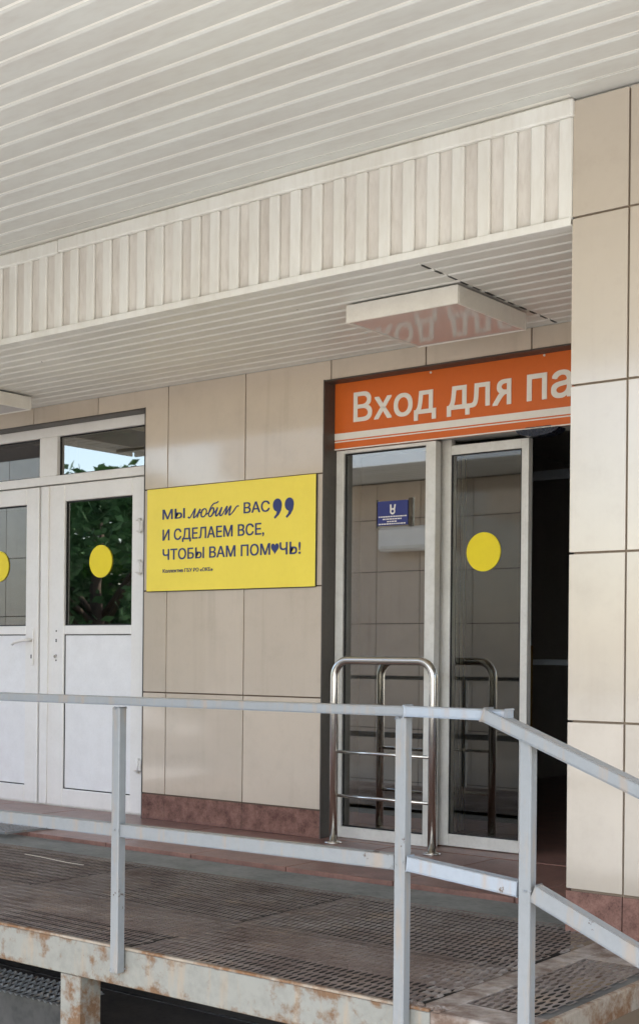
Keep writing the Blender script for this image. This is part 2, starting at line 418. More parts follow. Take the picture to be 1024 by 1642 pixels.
# ---------------------------------------------------------------- canopy: main ceiling of lamellas
ZC = 2.98
canopy = thing('canopy', (-3.2, -3, ZC), 'pale lamella canopy ceiling running overhead in front of the fascia', 'canopy')
mb = MB(); mb.box(-5.3, 3, -5.2, -1.30, ZC + .006, ZC + .45); mb.box(-9.6, -5.3005, -3.4, -1.30, ZC + .0065, ZC + .4495); mb.box(-7.59, 1.5, -1.285, .0075, ZC - .08, ZC + .449); mb.box(-9.6, -7.591, -1.2995, .0075, ZC + .005, ZC + .448); mb.build('roof_slab', 'gap_strip', canopy)
def lamella(name, x0, x1, y0, pitch, z, parent, mat='lamella', gapw=.0145, h=.007, lip=.010):
    """one ceiling strip with rolled edges, underside at z"""
    key = ('lam', round(x1 - x0, 4), pitch, mat, gapw)
    if key not in CACHE:
        w = pitch - gapw; prof = [(0, h), (.001, h * .75), (lip * .55, h * .2), (lip, 0), (w - .004, 0), (w - .001, .003), (w, h)]
        bm = bmesh.new(); L = x1 - x0
        a = [bm.verts.new((-L / 2, p, q)) for p, q in prof]; b = [bm.verts.new((L / 2, p, q)) for p, q in prof]
        bm.faces.new(a); bm.faces.new(b[::-1])
        for i in range(len(a) - 1): bm.faces.new((a[i], b[i], b[i + 1], a[i + 1]))
        bmesh.ops.recalc_face_normals(bm, faces=bm.faces)
        me = bpy.data.meshes.new('lamella'); bm.to_mesh(me); bm.free(); me.materials.append(MATS[mat]); CACHE[key] = me
    o = place(name, CACHE[key], ((x0 + x1) / 2, y0, z), parent)
    o.rotation_euler = (random.gauss(0, .0025), 0, 0); return o
y = -1.405; P1 = .1195
while y > -5.15:
    lamella('ceiling_lamella', -9.6 if y - P1 > -3.4 else -5.3, 3, y - P1 + .008, P1, ZC + random.uniform(-.0006, .0006), canopy); y -= P1  # unseen front edge: cut back left to admit sun, long right to shade rail
for e_ in ((-5.3, 3.01, -5.23, -5.201), (3.0, 3.02, -5.2, -1.3), (-9.6, -5.34, -3.45, -3.42), (-5.335, -5.305, -5.2, -3.42), (-9.62, -9.601, -3.4, -1.3)):
    box('edge_trim', *e_, ZC - .05, ZC + .5, 'fascia_rib', canopy)
fc = thing('split_canopy', (-8.3, -6.3, ZC), 'narrow pale canopy above the wall facing the entrance, split off to let sun in', 'canopy')  # unseen gap left before this roof so sun can light the passage
box('roof_slab', -10.2, -5.3, -6.95, -5.6, ZC + .006, ZC + .4, 'gap_strip', fc)
yy = -5.62
while yy > -6.7:
    lamella('ceiling_lamella', -10.2, -5.3, yy - P1 + .008, P1, ZC, fc); yy -= P1
# strip between last lamella and fascia
box('edge_strip', -9.6, PX0 - .002, -1.40, -1.345, ZC + .002, ZC + .0055, 'lamella', canopy)
box('edge_strip', PX0, 3, -1.40, -1.29, ZC - .001, ZC + .0055, 'lamella', canopy)

# ---------------------------------------------------------------- fascia between ceiling and lower soffit
FY = -1.30
fas = thing('fascia', (-5.8, FY, 2.52), 'ribbed cream sheet metal fascia hanging below the canopy ceiling', 'fascia')
box('backing_sheet', -7.6, PX0 - .006, FY, FY + .012, 2.535, 2.99, 'fascia_back', fas)
pr = .1133; x = -2.237
i = 0
while x > -7.55:
    w = .054
    o = box('rib', x - w, x, FY - .016, FY + .0005, 2.546, 2.912, 'fascia_rib', fas, .004)
    o.rotation_euler = (0, random.gauss(0, .0016), 0); x -= pr; i += 1
for a, b in ((-7.6, -4.98), (-4.975, PX0 + .002)):
    dz = 0 if a < -6 else .004
    mb = MB(); mb.box(a, b, FY - .028, FY - .0005, 2.908 + dz, 2.972 + dz, .006); mb.build('top_trim', 'fascia_rib', fas)
mb = MB(); mb.box(-7.6, PX0 - .003, FY - .022, FY - .0165, 2.522, 2.552, .002); mb.box(-7.6, PX0 - .003, FY - .0164, FY + .04, 2.522, 2.527); mb.build('bottom_trim', 'fascia_rib', fas)
box('end_trim', PX0 - .012, PX0 - .005, FY - .018, FY - .0005, 2.552, 2.908, 'fascia_rib', fas)

# ---------------------------------------------------------------- lower soffit
ZS = 2.548
sof = thing('soffit', (-5.8, -.65, ZS), 'lower cream lamella soffit between the fascia and the tiled wall', 'soffit')
box('soffit_board', -7.6, 1.5, FY + .045, .006, ZS + .006, ZS + .3, 'gap_strip', sof)
P2 = .0985; y = -1.262
while y < -.06:
    lamella('soffit_lamella', -7.6, -2.986, y, P2, ZS + random.uniform(-.0008, .0008), sof, 'soffit_strip', gapw=.0145)
    lamella('soffit_lamella', -2.979, -.4, y, P2, ZS + random.uniform(-.0008, .0008), sof, 'soffit_strip', gapw=.0145); y += P2
box('wall_angle', -7.6, 1.5, -.018, -.001, ZS - .002, ZS + .0055, 'lamella', sof)
for k in range(13):
    yy = -1.262 + P2 * k
    mb = MB(); mb.box(-2.988 + random.uniform(-.003, .002), -2.977 + random.uniform(-.002, .003), yy + .012, yy + P2 - .03 + random.uniform(-.01, .01), ZS - .0012, ZS + .001); mb.build('panel_joint', 'gasket', sof)

# ceiling light boxes
def light_box(x0, label):
    x1, y0, y1, zb, zt = x0 + .585, -.868, -.283, 2.458, 2.538
    t_ = thing('ceiling_light', ((x0 + x1) / 2, (y0 + y1) / 2, zb), label, 'ceiling light', 'square lights under the soffit')
    mb = MB()
    # sloped front lip, sides, back: a shallow tray
    for (a, b, c, d) in ((x0, x1, y0, y0 + .012), (x0, x1, y1 - .012, y1), (x0, x0 + .012, y0 + .0125, y1 - .0125), (x1 - .012, x1, y0 + .0125, y1 - .0125)):
        mb.box(a, b, c, d, zb, zt, .003)
    mb.build('tray', 'lamp_metal', t_)
    box('diffuser', x0 + .0125, x1 - .0125, y0 + .0125, y1 - .0125, zb + .004, zb + .012, 'diffuser', t_)
    box('back_plate', x0 + .03, x1 - .03, y0 + .03, y1 - .03, zt - .01, ZS - .001, 'gasket', t_)
light_box(-3.577, 'square white ceiling light with glossy underside above the orange sign')
light_box(-6.99, 'white ceiling light above the white double door at left edge')

# ---------------------------------------------------------------- white double door
dd = thing('double_door', (-6.68, .13, 0), 'white plastic double door with transom windows and half glazed leaves', 'door')
YD = .1
mb = MB(); mb.box(-7.655, -5.72, YD, YD + .07, 2.37, 2.434, .003); mb.box(-7.655, -5.72, YD, YD + .07, 2.062, 2.118, .003)
mb.box(-7.655, -7.59, YD, YD + .07, 0, 2.0615, .003); mb.box(-5.782, -5.717, YD + .012, YD + .07, 0, 2.0615, .003)
mb.box(-7.655, -7.59, YD, YD + .07, 2.1185, 2.3695, .003); mb.box(-5.75, -5.72, YD, YD + .07, 2.1185, 2.3695, .003); mb.box(-6.778, -6.608, YD - .002, YD + .068, 2.1185, 2.3695, .003)
mb.build('frame', 'pvc', dd)
def pane(name, x0, x1, y, z0, z1, mat, parent, gk=.010):
    """glass pane with its dark gasket round the edge"""
    p = box(name, x0 - .004, x1 + .004, y, y + .02, z0 - .004, z1 + .004, mat, parent)
    return p
def gaskets(x0, x1, y, z0, z1, parent, w=.007):
    mb = MB(); mb.box(x0, x1, y, y + .006, z1 - w, z1); mb.box(x0, x1, y, y + .006, z0, z0 + w)
    mb.box(x0, x0 + w, y, y + .006, z0 + w, z1 - w); mb.box(x1 - w, x1, y, y + .006, z0 + w, z1 - w); return mb.build('gasket', 'gasket', parent)
for (a, b, zlo) in ((-6.608, -5.75, 2.1185), (-7.59, -6.778, 2.1185)):
    p = pane('transom_pane', a, b, YD + .03, zlo, 2.3695, 'glass_door', dd); gaskets(a, b, YD + .023, zlo, 2.3695, p, .006)
# frame beads round transom
def leaf(x0, x1, gx0, gx1, side):
    y0, y1 = YD - .012, YD + .058
    mb = MB(); mb.box(x0, gx0, y0, y1, .006, 2.052, .004); mb.box(gx1, x1, y0, y1, .006, 2.052, .004)
    for (a, b) in ((.006, .112), (1.096, 1.152), (1.945, 2.052)): mb.box(gx0 + .0003, gx1 - .0003, y0 + .0005, y1, a, b, .004)
    lf = mb.build('leaf', 'pvc', dd)
    p = pane('glass_pane', gx0, gx1, y0 + .025, 1.152, 1.945, 'glass_door', lf); gaskets(gx0, gx1, y0 + .017, 1.152, 1.945, lf, .008)
    pn = box('lower_panel', gx0 + .006, gx1 - .006, y0 + .014, y0 + .04, .118, 1.09, 'pvc_panel', lf, .002)
    gaskets(gx0, gx1, y0 + .012, .112, 1.096, lf, .005)
    cx, cz = (gx0 + gx1) / 2 + (.012 if side > 0 else 0), 1.552
    mb = MB(); mb.prism([(cx + .102 * math.cos(a * math.pi / 24), cz + .102 * math.sin(a * math.pi / 24)) for a in range(48)], y0 + .0185, y0 + .0235)
    mb.build('round_sticker', 'yellow_disc', lf); return lf
lr = leaf(-6.738, -5.79, -6.521, -5.909, 1)
ll = leaf(-7.588, -6.768, -7.49, -6.892, -1)
ll_gap = box('leaf_gap', -6.767, -6.739, YD + .03, YD + .05, .006, 2.05, 'gasket', dd)
box('astragal', -6.736, -6.662, YD - .022, YD - .0125, .006, 2.05, 'pvc', lr, .003)
# handle with long plate on the left leaf
mb = MB(); mb.box(-6.832, -6.802, YD - .024, YD - .0125, .895, 1.135, .004); hp = mb.build('handle_plate', 'pvc', ll)
mb = MB(); mb.tube([(-6.817, YD - .024, 1.06), (-6.817, YD - .065, 1.06), (-6.84, YD - .072, 1.06), (-6.93, YD - .072, 1.045), (-6.955, YD - .07, 1.03)], [.011, .011, .011, .010, .009], 10); mb.build('lever', 'pvc', ll)
box('keyhole', -6.822, -6.812, YD - .0252, YD - .0242, .94, .965, 'gasket', ll)
# fixing holes and cylinder of a removed handle on the right leaf
for z in (1.118, 1.062, 1.052, .962, .93):
    mb = MB(); mb.prism([(-6.588 + .006 * math.cos(a * math.pi / 5), z + .006 * math.sin(a * math.pi / 5)) for a in range(10)], YD - .0132, YD - .011); mb.build('screw_hole', 'gasket', lr)
mb = MB(); mb.tube([(-6.592, YD - .012, .955), (-6.592, YD - .022, .955)], .010, 12); mb.build('lock_cylinder', 'steel_tube', lr)
for z in (1.752, 1.5, .3):
    mb = MB(); mb.box(-5.862, -5.80, YD - .032, YD - .0123, z - .035, z + .035, .006); mb.tube([(-5.822, YD - .03, z - .045), (-5.822, YD - .03, z + .045)], .011, 10); mb.build('hinge', 'pvc', lr)
box('sill', -7.655, -5.72, YD - .012, YD + .07, -.001, .0055, 'aluminium', dd)

# ---------------------------------------------------------------- automatic sliding door
sd = thing('sliding_door', (-3.1, .16, 0), 'aluminium framed automatic sliding glass door standing partly open', 'door')
def fixed(xa, xb, xc, xd, mirror):
    mb = MB(); mb.box(xa, xb, .1, .15, .003, 2.078, .002); mb.box(xc, xd, .1, .15, .003, 2.078, .002)
    mb.box(xb + .0003, xc - .0003, .1005, .15, .003, .062, .002); mb.box(xb + .0003, xc - .0003, .1005, .15, 2.06, 2.078, .002)
    f = mb.build('fixed_frame', 'aluminium', sd)
    pane('glass_pane', xb, xc, .122, .062, 2.06, 'glass_double', f); gaskets(xb, xc, .114, .062, 2.06, f, .007); return f
fl = fixed(-4.359, -4.309, -3.785, -3.724, 0)
fr = fixed(-2.476, -2.415, -1.9, -1.848, 1)
def sleaf(xa, xb, xc, xd):
    y0, y1 = .19, .23
    mb = MB(); mb.box(xa, xb, y0, y1, .006, 2.092, .002); mb.box(xc, xd, y0, y1, .006, 2.06, .002)
    mb.box(xb + .0003, xc - .0003, y0 + .0005, y1, .006, .068, .002); mb.box(xb + .0003, xc - .0003, y0 + .0005, y1, 2.012, 2.06, .002)
    f = mb.build('sliding_leaf', 'aluminium', sd)
    pane('glass_pane', xb, xc, y0 + .012, .068, 2.012, 'glass_single', f); gaskets(xb, xc, y0 + .006, .068, 2.012, f, .006); return f
l1 = sleaf(-3.76, -3.688, -3.278, -3.238)
l2 = sleaf(-2.78, -2.74, -2.33, -2.26)
mb = MB(); mb.prism([(-3.496 + .099 * math.cos(a * math.pi / 24), 1.508 + .099 * math.sin(a * math.pi / 24)) for a in range(48)], .1965, .2015)
mb.build('round_sticker', 'yellow_disc', l1)
mb = MB(); mb.box(-4.36, -1.848, .152, .30, 2.094, 2.43); mb.build('operator_housing', 'aluminium', sd)
# blue notice behind the fixed pane, in a clear pocket
bs = thing('notice', (-4.0, .118, 1.66), 'small dark blue notice with white emblem on the fixed glass pane', 'notice')
mb = MB(); mb.box(-4.094, -3.902, .1155, .1185, 1.662, 1.79); mb.build('card', 'blue_sign', bs)
mb = MB()
for (zz, hw, h) in ((1.705, .088, .006), (1.692, .062, .006), (1.679, .034, .006), (1.667, .088, .006)):
    xx = -3.998 - hw
    while xx < -3.998 + hw - .006:
        w = random.uniform(.006, .015); mb.box(xx, min(xx + w, -3.998 + hw), .1140, .1153, zz, zz + h); xx += w + .004
mb.build('lettering', 'white_print', bs)
mb = MB()
ring = [(.0165 * math.cos(a * math.pi / 12), .0165 * math.sin(a * math.pi / 12)) for a in range(24)]
cxx, czz = -3.998, 1.735
for a, b in zip(ring, ring[1:] + ring[:1]):
    mb.prism([(cxx + a[0], czz + a[1]), (cxx + b[0], czz + b[1]), (cxx + b[0] * .5, czz + b[1] * .5), (cxx + a[0] * .5, czz + a[1] * .5)], .1140, .1153)
mb.prism([(cxx - .016, czz + .006), (cxx - .006, czz + .012), (cxx - .008, czz + .036), (cxx - .017, czz + .036)], .1140, .1153)
mb.prism([(cxx + .006, czz + .012), (cxx + .015, czz + .006), (cxx + .020, czz + .036), (cxx + .012, czz + .036)], .1140, .1153)
mb.build('emblem', 'white_print', bs)
for (a, b, c, d) in ((-4.104, -4.098, 1.65, 1.80), (-3.898, -3.87, 1.65, 1.80)): box('pocket_edge', a, b, .1165, .119, c, d, 'glass_single', bs)
# motion sensor over the opening
sn = thing('door_sensor', (-3.13, .12, 2.05), 'dark rounded motion sensor above the sliding door opening', 'sensor')
mb = MB(); mb.prism([(-3.13 + .115 * math.cos(a * math.pi / 12) , 2.078 - .036 * math.sin(a * math.pi / 12)) for a in range(13)], .07, .15); mb.build('housing', 'dark_plastic', sn)
box('mount', -3.2, -3.06, .085, .15, 2.0785, 2.09, 'dark_plastic', sn)

# orange sign over the sliding door
og = thing('entrance_sign', (-3.1, .09, 2.07), 'orange strip sign with white lettering above the sliding door', 'sign')
YO = .086
box('panel', -4.36, -1.848, YO, .0985, 2.08, 2.436, 'orange_vinyl', og)
mb = MB(); mb.box(-4.36, -1.848, YO - .002, YO - .0003, 2.133, 2.168); mb.box(-4.36, -1.848, YO - .002, YO - .0003, 2.120, 2.126); mb.box(-4.36, -1.848, YO - .002, YO - .0003, 2.080, 2.086); mb.build('stripe', 'white_print', og)
text_part('Вход дл', (-4.232, -3.402, 2.190, 2.374), YO - .0004, 'white_print', og, bold=.013)
text_part('R', (-3.382, -3.282, 2.217, 2.337), YO - .0004, 'white_print', og, bold=.018, flip=True)
text_part('пациентов', (-3.19, -3.087, 2.219, 2.342), YO - .0004, 'white_print', og, bold=.013, ref='п')
for (xx, zz) in ((-3.748, 2.425), (-3.10, 2.428), (-2.45, 2.427)):
    mb = MB(); mb.prism([(xx + .006 * math.cos(a * math.pi / 5), zz + .006 * math.sin(a * math.pi / 5)) for a in range(10)], YO - .004, YO - .0003); mb.build('screw', 'lamp_metal', og)

# yellow sign on the wall
ys = thing('slogan_sign', (-5.04, -.01, 1.348), 'yellow slogan board with dark blue lettering on the tiled wall', 'sign')
YS = -.014
box('board', -5.676, -4.408, YS, -.004, 1.346, 1.948, 'yellow_vinyl', ys, .0015)
box('border', -4.4078, -4.404, YS + .001, -.004, 1.346, 1.948, 'gasket', ys); box('border', -5.676, -4.408, YS + .001, -.004, 1.342, 1.3458, 'gasket', ys)
yl = YS - .0004
text_part('МЫ', (-5.545, -5.368, 1.765, 1.822), yl, 'navy_print', ys, bold=.010)
text_part('ВАС', (-4.915, -4.728, 1.765, 1.826), yl, 'navy_print', ys, bold=.010)
text_part('И СДЕЛАЕМ ВСЕ,', (-5.543, -4.766, 1.628, 1.706), yl, 'navy_print', ys, bold=.010)
text_part('ЧТОБЫ ВАМ ПОМ', (-5.541, -4.722, 1.527, 1.591), yl, 'navy_print', ys, bold=.010)
text_part('ЧЬ!', (-4.652, -4.508, 1.524, 1.591), yl, 'navy_print', ys, bold=.010)
text_part('Коллектив ГБУ РО «ОКБ»', (-5.539, -5.145, 1.452, 1.474), yl, 'navy_print', ys, bold=.004)
# handwritten word
strokes = [
 [(-.15, .12), (0, 0), (.18, .15), (.5, 1.0), (.58, .95), (.6, .15), (.72, 0), (1.0, .35), (1.22, .95)],
 [(1.28, 1.0), (1.16, .5), (1.1, 0)], [(1.18, .5), (1.36, .58), (1.52, .5)],
 [(1.86 + .34 * math.cos(a), .5 + .5 * math.sin(a)) for a in [math.pi + k * math.pi / 6 for k in range(13)]],
 [(2.15, .3), (2.4, .35), (2.55, .5)],
 [(2.62, .55), (2.75, .95), (3.0, 1.0), (3.16, .6), (3.0, .08), (2.72, 0), (2.55, .35), (2.62, 1.0), (2.9, 1.5), (3.3, 1.62), (3.5, 1.75)],
 [(3.12, .3), (3.4, .6), (3.56, 1.0), (3.5, .3), (3.62, 0), (3.85, .2), (4.12, 1.0), (4.05, .3), (4.17, 0), (4.4, .15), (4.72, .98), (4.8, .95), (4.82, .08), (5.2, .98), (5.28, .95), (5.28, .15), (5.42, 0), (5.75, .4), (6.05, .95), (6.3, 1.0)]]
mb = MB()
sx, sz = .375 / 6.45, .046
for st in strokes:
    P = [(-5.335 + (px_ + .15 + .22 * (pz_ - .5)) * sx, 1.763 + pz_ * sz) for px_, pz_ in catmull(st, 6)]
    for (a, b) in zip(P, P[1:]):
        d = Vector((b[0] - a[0], b[1] - a[1])); 
        if d.length < 1e-6: continue
        w = .0036 + .0016 * max(0, -d.y / d.length); n = Vector((-d.y, d.x)).normalized() * w; e = d.normalized() * .0012
        mb.prism([(a[0] - e.x + n.x, a[1] - e.y + n.y), (a[0] - e.x - n.x, a[1] - e.y - n.y), (b[0] + e.x - n.x, b[1] + e.y - n.y), (b[0] + e.x + n.x, b[1] + e.y + n.y)], yl - .0018 - random.random() * .0004, yl)
mb.build('script_lettering', 'navy_print', ys)
for qx in (-4.672, -4.588):
    pts = []
    r = .034; cz_ = 1.797
    for k in range(0, 15): a = R(200 - k * 17); pts.append((qx + r * math.cos(a) * .93, cz_ + r * math.sin(a) * 1.05))
    pts = [(qx + r * .93 * math.cos(a), cz_ + r * 1.05 * math.sin(a)) for a in [R(250 - k * 15) for k in range(0, 19)]]
    pts += [(qx + .026, cz_ - .030), (qx + .010, cz_ - .054), (qx - .016, cz_ - .074), (qx - .024, cz_ - .066), (qx - .008, cz_ - .050), (qx - .003, cz_ - .036)]
    mb = MB(); mb.prism(pts, yl - .002, yl); mb.build('quote_mark', 'navy_print', ys)
hp_ = []
for k in range(28):
    a = 2 * math.pi * k / 28
    hp_.append((-4.687 + .0285 * (16 * math.sin(a) ** 3) / 16, 1.563 + .033 * (13 * math.cos(a) - 5 * math.cos(2 * a) - 2 * math.cos(3 * a) - math.cos(4 * a)) / 16))
mb = MB(); mb.prism(hp_, yl - .002, yl); mb.build('heart', 'navy_print', ys)

# ---------------------------------------------------------------- stainless guard rail in front of the fixed pane
gr = thing('steel_guard_rail', (-3.9, -.08, 0), 'polished stainless steel arched guard rail before the fixed glass pane', 'guard rail')
gx0, gx1, gy, gzt, rr = -4.215, -3.605, -.085, .953, .085
def arch(rad):
    pts = [(gx0, gy, .004), (gx0, gy, gzt - rr)]
    pts += [(gx0 + rr - rr * math.cos(k * math.pi / 20), gy, gzt - rr + rr * math.sin(k * math.pi / 20)) for k in range(1, 11)]
    pts += [(gx1 - rr + rr * math.sin(k * math.pi / 20), gy, gzt - rr + rr * math.cos(k * math.pi / 20)) for k in range(0, 11)]
    pts += [(gx1, gy, .004)]; return pts
mb = MB(); mb.tube(arch(0), .0215, 18); mb.build('arch_tube', 'steel_tube', gr)
for z in (.478, .250):
    mb = MB(); mb.tube([(gx0 + .018, gy, z), (gx1 - .018, gy, z)], .0085, 10); mb.build('cross_bar', 'steel_tube', gr)
for xx in (gx0, gx1):
    mb = MB(); mb.tube([(xx, gy, .0012), (xx, gy, .006), (xx, gy, .012)], [.045, .045, .024], 20); mb.build('base_flange', 'steel_tube', gr)

# ---------------------------------------------------------------- dark hall behind the doors
hall = thing('hall', (-4.5, 2.6, 0), 'dark unlit entrance hall seen through the open sliding door', 'hall')
box('hall_back_wall', -9, 0, 5.1, 5.2, -.02, 2.9, 'hall_wall', hall)
for xx in (-9.1, 0): box('hall_side_wall', xx, xx + .1, .301, 5.2, -.02, 2.9, 'hall_wall', hall)
box('hall_partition', -5.35, -5.25, .301, 5.09, -.004, 2.6, 'hall_wall', hall)
box('hall_ceiling', -9, 0, .301, 5.1, 2.6, 2.65, 'hall_wall', hall)
inn = thing('inner_glass_partition', (-3.1, 1.9, 0), 'dark framed inner partition just visible through the door gap', 'partition')
mb = MB()
for xx in (-5.2, -4.55, -3.87, -3.2, -2.3, -1.4): mb.box(xx, xx + .05, 1.9, 1.95, -.004, 2.58)
mb.build('post', 'hall_frame', inn)
mb = MB(); mb.box(-5.2, -1.35, 1.905, 1.945, .93, .965); mb.box(-5.2, -1.35, 1.905, 1.945, 2.1, 2.16); mb.build('rail', 'hall_frame', inn)
pst = thing('yellow_post', (-4.0, 1.6, 0), 'faint ochre post standing inside the dark hall', 'post')
mb = MB(); mb.box(-4.03, -3.98, 1.55, 1.6, -.004, 1.05, .004); mb.build('shaft', 'ochre_paint', pst)

# ---------------------------------------------------------------- steel mesh platform
pf = thing('mesh_platform', (-4.2, -1.9, ZG), 'rusty steel platform with expanded metal deck in front of the doors', 'platform')
YF = -2.525
mb = MB(); mb.box(-7.4, -2.02, YF, YF + .05, -.128, -.006, .003); fb = mb.build('front_beam', 'beam_paint', pf)
mb = MB(); mb.box(-7.4, -2.022, YF - .0015, YF + .012, -.0055, .002); mb.build('edge_angle', 'beam_rust', pf)
mb = MB(); mb.box(-7.4, -2.02, -1.262, -1.252, -.1, -.004); mb.build('back_beam', 'shaded_foundation', pf)  # beam coloured dark too, so the far mesh holes look shaded
# end frame at the head of the stair
mb = MB(); mb.box(-2.07, -1.985, YF + .052, -1.26, -.06, -.001, .003); mb.build('border_plate', 'border_steel', pf)
mb = MB(); mb.box(-2.0195, -1.722, YF, YF + .14, -.09, -.003, .004); mb.build('border_plate', 'border_steel', pf)
mb = MB(); mb.box(-1.9848, -1.70, -1.662, -1.315, -.06, -.002, .003); mb.build('border_plate', 'border_steel', pf)
mb = MB(); mb.box(-1.722, -1.700, YF, -1.6625, -.075, .001, .003); mb.build('end_beam', 'beam_rust', pf)
mb = MB(); mb.box(-1.775, -1.7225, YF + .141, -1.6625, -.02, -.008); mb.build('inner_flat', 'concrete_dark', pf)
# joists under the mesh
mb = MB(); mb.box(-7.38, -2.072, -1.965, -1.915, -.09, -.0065); mb.build('joist', 'mesh_steel', pf)
for xx in (-6.75, -5.6, -4.42, -3.235): 
    mb = MB(); mb.box(xx, xx + .055, YF + .052, -1.968, -.088, -.0068); mb.box(xx, xx + .055, -1.912, -1.264, -.088, -.0068); mb.build('joist', 'mesh_steel', pf)
for xx in (-6.3, -3.545):
    mb = MB(); mb.box(xx, xx + .10, YF + .006, YF + .106, ZG, -.1285, .004); mb.build('leg', 'beam_paint', pf)
mb = MB(); mb.box(-2.1, -2.0, YF + .06, YF + .16, ZG, -.095, .004); mb.build('leg', 'beam_paint', pf)
def expanded(x0, x1, y0, y1, z, S=.0242, L=.11, hole=(.0089, .0250), th=.0015, rise=.0012):
    """flattened expanded metal: staggered rows of slots, the far lip of each slot standing up, the near lip pressed down"""
    V, F = [], []
    nj = max(1, round((y1 - y0) / (L / 2))); hl = (y1 - y0) / nj; ni = int((x1 - x0) / S); S = (x1 - x0 - .001) / (ni + .5)
    angs = [2 * math.pi * k / 8 + math.pi / 8 for k in range(8)]
    for j in range(nj):
        off = (S / 2 if j % 2 else 0) + random.gauss(0, .0006)
        for i in range(ni):
            cx_ = x0 + S * (i + .5) + off; cy_ = y0 + hl * (j + .5)
            dz = .002 * math.sin(cx_ * 4.1) * math.sin(cy_ * 5.3)
            hx = hole[0] * random.uniform(.86, 1.1); hy = hole[1] * random.uniform(.9, 1.06)
            jx, jy = random.gauss(0, .0005), random.gauss(0, .001)
            n = len(V); ex, ey = S / 2, hl / 2
            out = [(ex, ey * .42), (ex * .42, ey), (-ex * .42, ey), (-ex, ey * .42), (-ex, -ey * .42), (-ex * .42, -ey), (ex * .42, -ey), (ex, -ey * .42)]
            V += [(cx_ + a, cy_ + b, z + dz) for a, b in out]
            V += [(cx_ + jx + hx * math.cos(t_), cy_ + jy + hy * math.sin(t_), z + dz + rise * math.sin(t_)) for t_ in angs]
            V += [(cx_ + jx + hx * math.cos(t_), cy_ + jy + hy * math.sin(t_), z + dz - th) for t_ in angs]
            for k in range(8):
                q = (k + 1) % 8
                F += [(n + k, n + q, n + 8 + q, n + 8 + k), (n + 8 + k, n + 8 + q, n + 16 + q, n + 16 + k)]
            # the four corner triangles that close the brickwork of cells
            b4 = len(V); V += [(cx_ + ex, cy_ + ey, z + dz), (cx_ - ex, cy_ + ey, z + dz), (cx_ - ex, cy_ - ey, z + dz), (cx_ + ex, cy_ - ey, z + dz)]
            F += [(n, b4, n + 1), (n + 2, b4 + 1, n + 3), (n + 4, b4 + 2, n + 5), (n + 6, b4 + 3, n + 7)]
    return V, F
def mesh_part(name, VF, mat, parent, kind='stuff'):
    V, F = VF
    org = Vector([(min(v[i] for v in V) + max(v[i] for v in V)) / 2 for i in range(3)])
    me = bpy.data.meshes.new(name); me.from_pydata([tuple(Vector(v) - org) for v in V], [], F); me.materials.append(MATS[mat])
    o = place(name, me, org, parent)
    if kind: o['kind'] = kind
    return o
for (xa, xb) in ((-7.38, -5.57), (-5.575, -4.39), (-4.395, -3.21), (-3.205, -2.07)):
    for (ya, yb) in ((YF + .015, -1.945), (-1.94, -1.235)):
        mesh_part('mesh_sheet', expanded(xa, xb, ya, yb, random.uniform(.001, .004)), 'mesh_steel', pf)
mesh_part('mesh_sheet', expanded(-1.984, -1.752, YF + .141, -1.664, -.002, S=.0236, hole=(.0085, .0245)), 'mesh_steel', pf)
# cement residue set in the last cells of the mesh
V, F = [], []
def lump(x, y, z, rx, ry, rz, n=8):
    b = len(V); V.append((x, y, z + rz))
    for lv, (s_, c_) in enumerate(((.6, .8), (1, .1))):
        for k in range(n): a = 2 * math.pi * k / n; V.append((x + rx * s_ * math.cos(a), y + ry * s_ * math.sin(a), z + rz * c_))
    for k in range(n):
        F.append((b, b + 1 + k, b + 1 + (k + 1) % n)); F.append((b + 1 + k, b + 1 + n + k, b + 1 + n + (k + 1) % n, b + 1 + (k + 1) % n))
hl = (YF + .58 - YF) / 12
for j in range(24):
    for i in range(9):
        yy = YF + .04 + j * .055; xx = -2.085 - i * .0242 - (.0121 if j % 2 else 0)
        near = i / 9 + abs(yy + 2.12) * .9
        if random.random() < .95 - near: lump(xx, yy, -.004, random.uniform(.008, .011), random.uniform(.024, .036), random.uniform(.006, .010))
o = mesh_part('cement_residue', (V, F), 'cement_dust', pf)
# weld bead at foot of second post and rubble-like rust scale on the corner
V, F = [], []
for k in range(60): lump(random.uniform(-2.12, -1.99), YF + random.uniform(.0, .05), -.002, random.uniform(.004, .014), random.uniform(.004, .012), random.uniform(.003, .008), 6)
mesh_part('rust_scale', (V, F), 'border_steel', pf)

# pale strip lying on the deck
mb = MB(); pp = [(-5.06, -1.42), (-4.93, -1.43), (-4.83, -1.445), (-4.72, -1.46), (-4.60, -1.462)]
for a, b in zip(pp, pp[1:]): mb.bar((a[0], a[1], .0075), (b[0], b[1], .0075), .006, .002, bev=0)
o = mb.build('thin_strip', 'pale_strip'); tag(o, 'thin pale strip lying on the mesh deck left of the first post', 'strip')

# foot grating by the white door
ft = thing('door_mat', (-6.2, -.75, 0), 'grey steel mesh foot mat before the white double door', 'mat')
mesh_part('mesh_sheet', expanded(-6.75, -5.72, -1.0, -.45, .010, S=.03, L=.07), 'rail_paint', ft)
mb = MB(); mb.box(-6.75, -5.72, -1.004, -.994, .002, .014); mb.box(-5.722, -5.712, -1.0, -.45, .002, .014); mb.build('rim', 'rail_paint', ft)

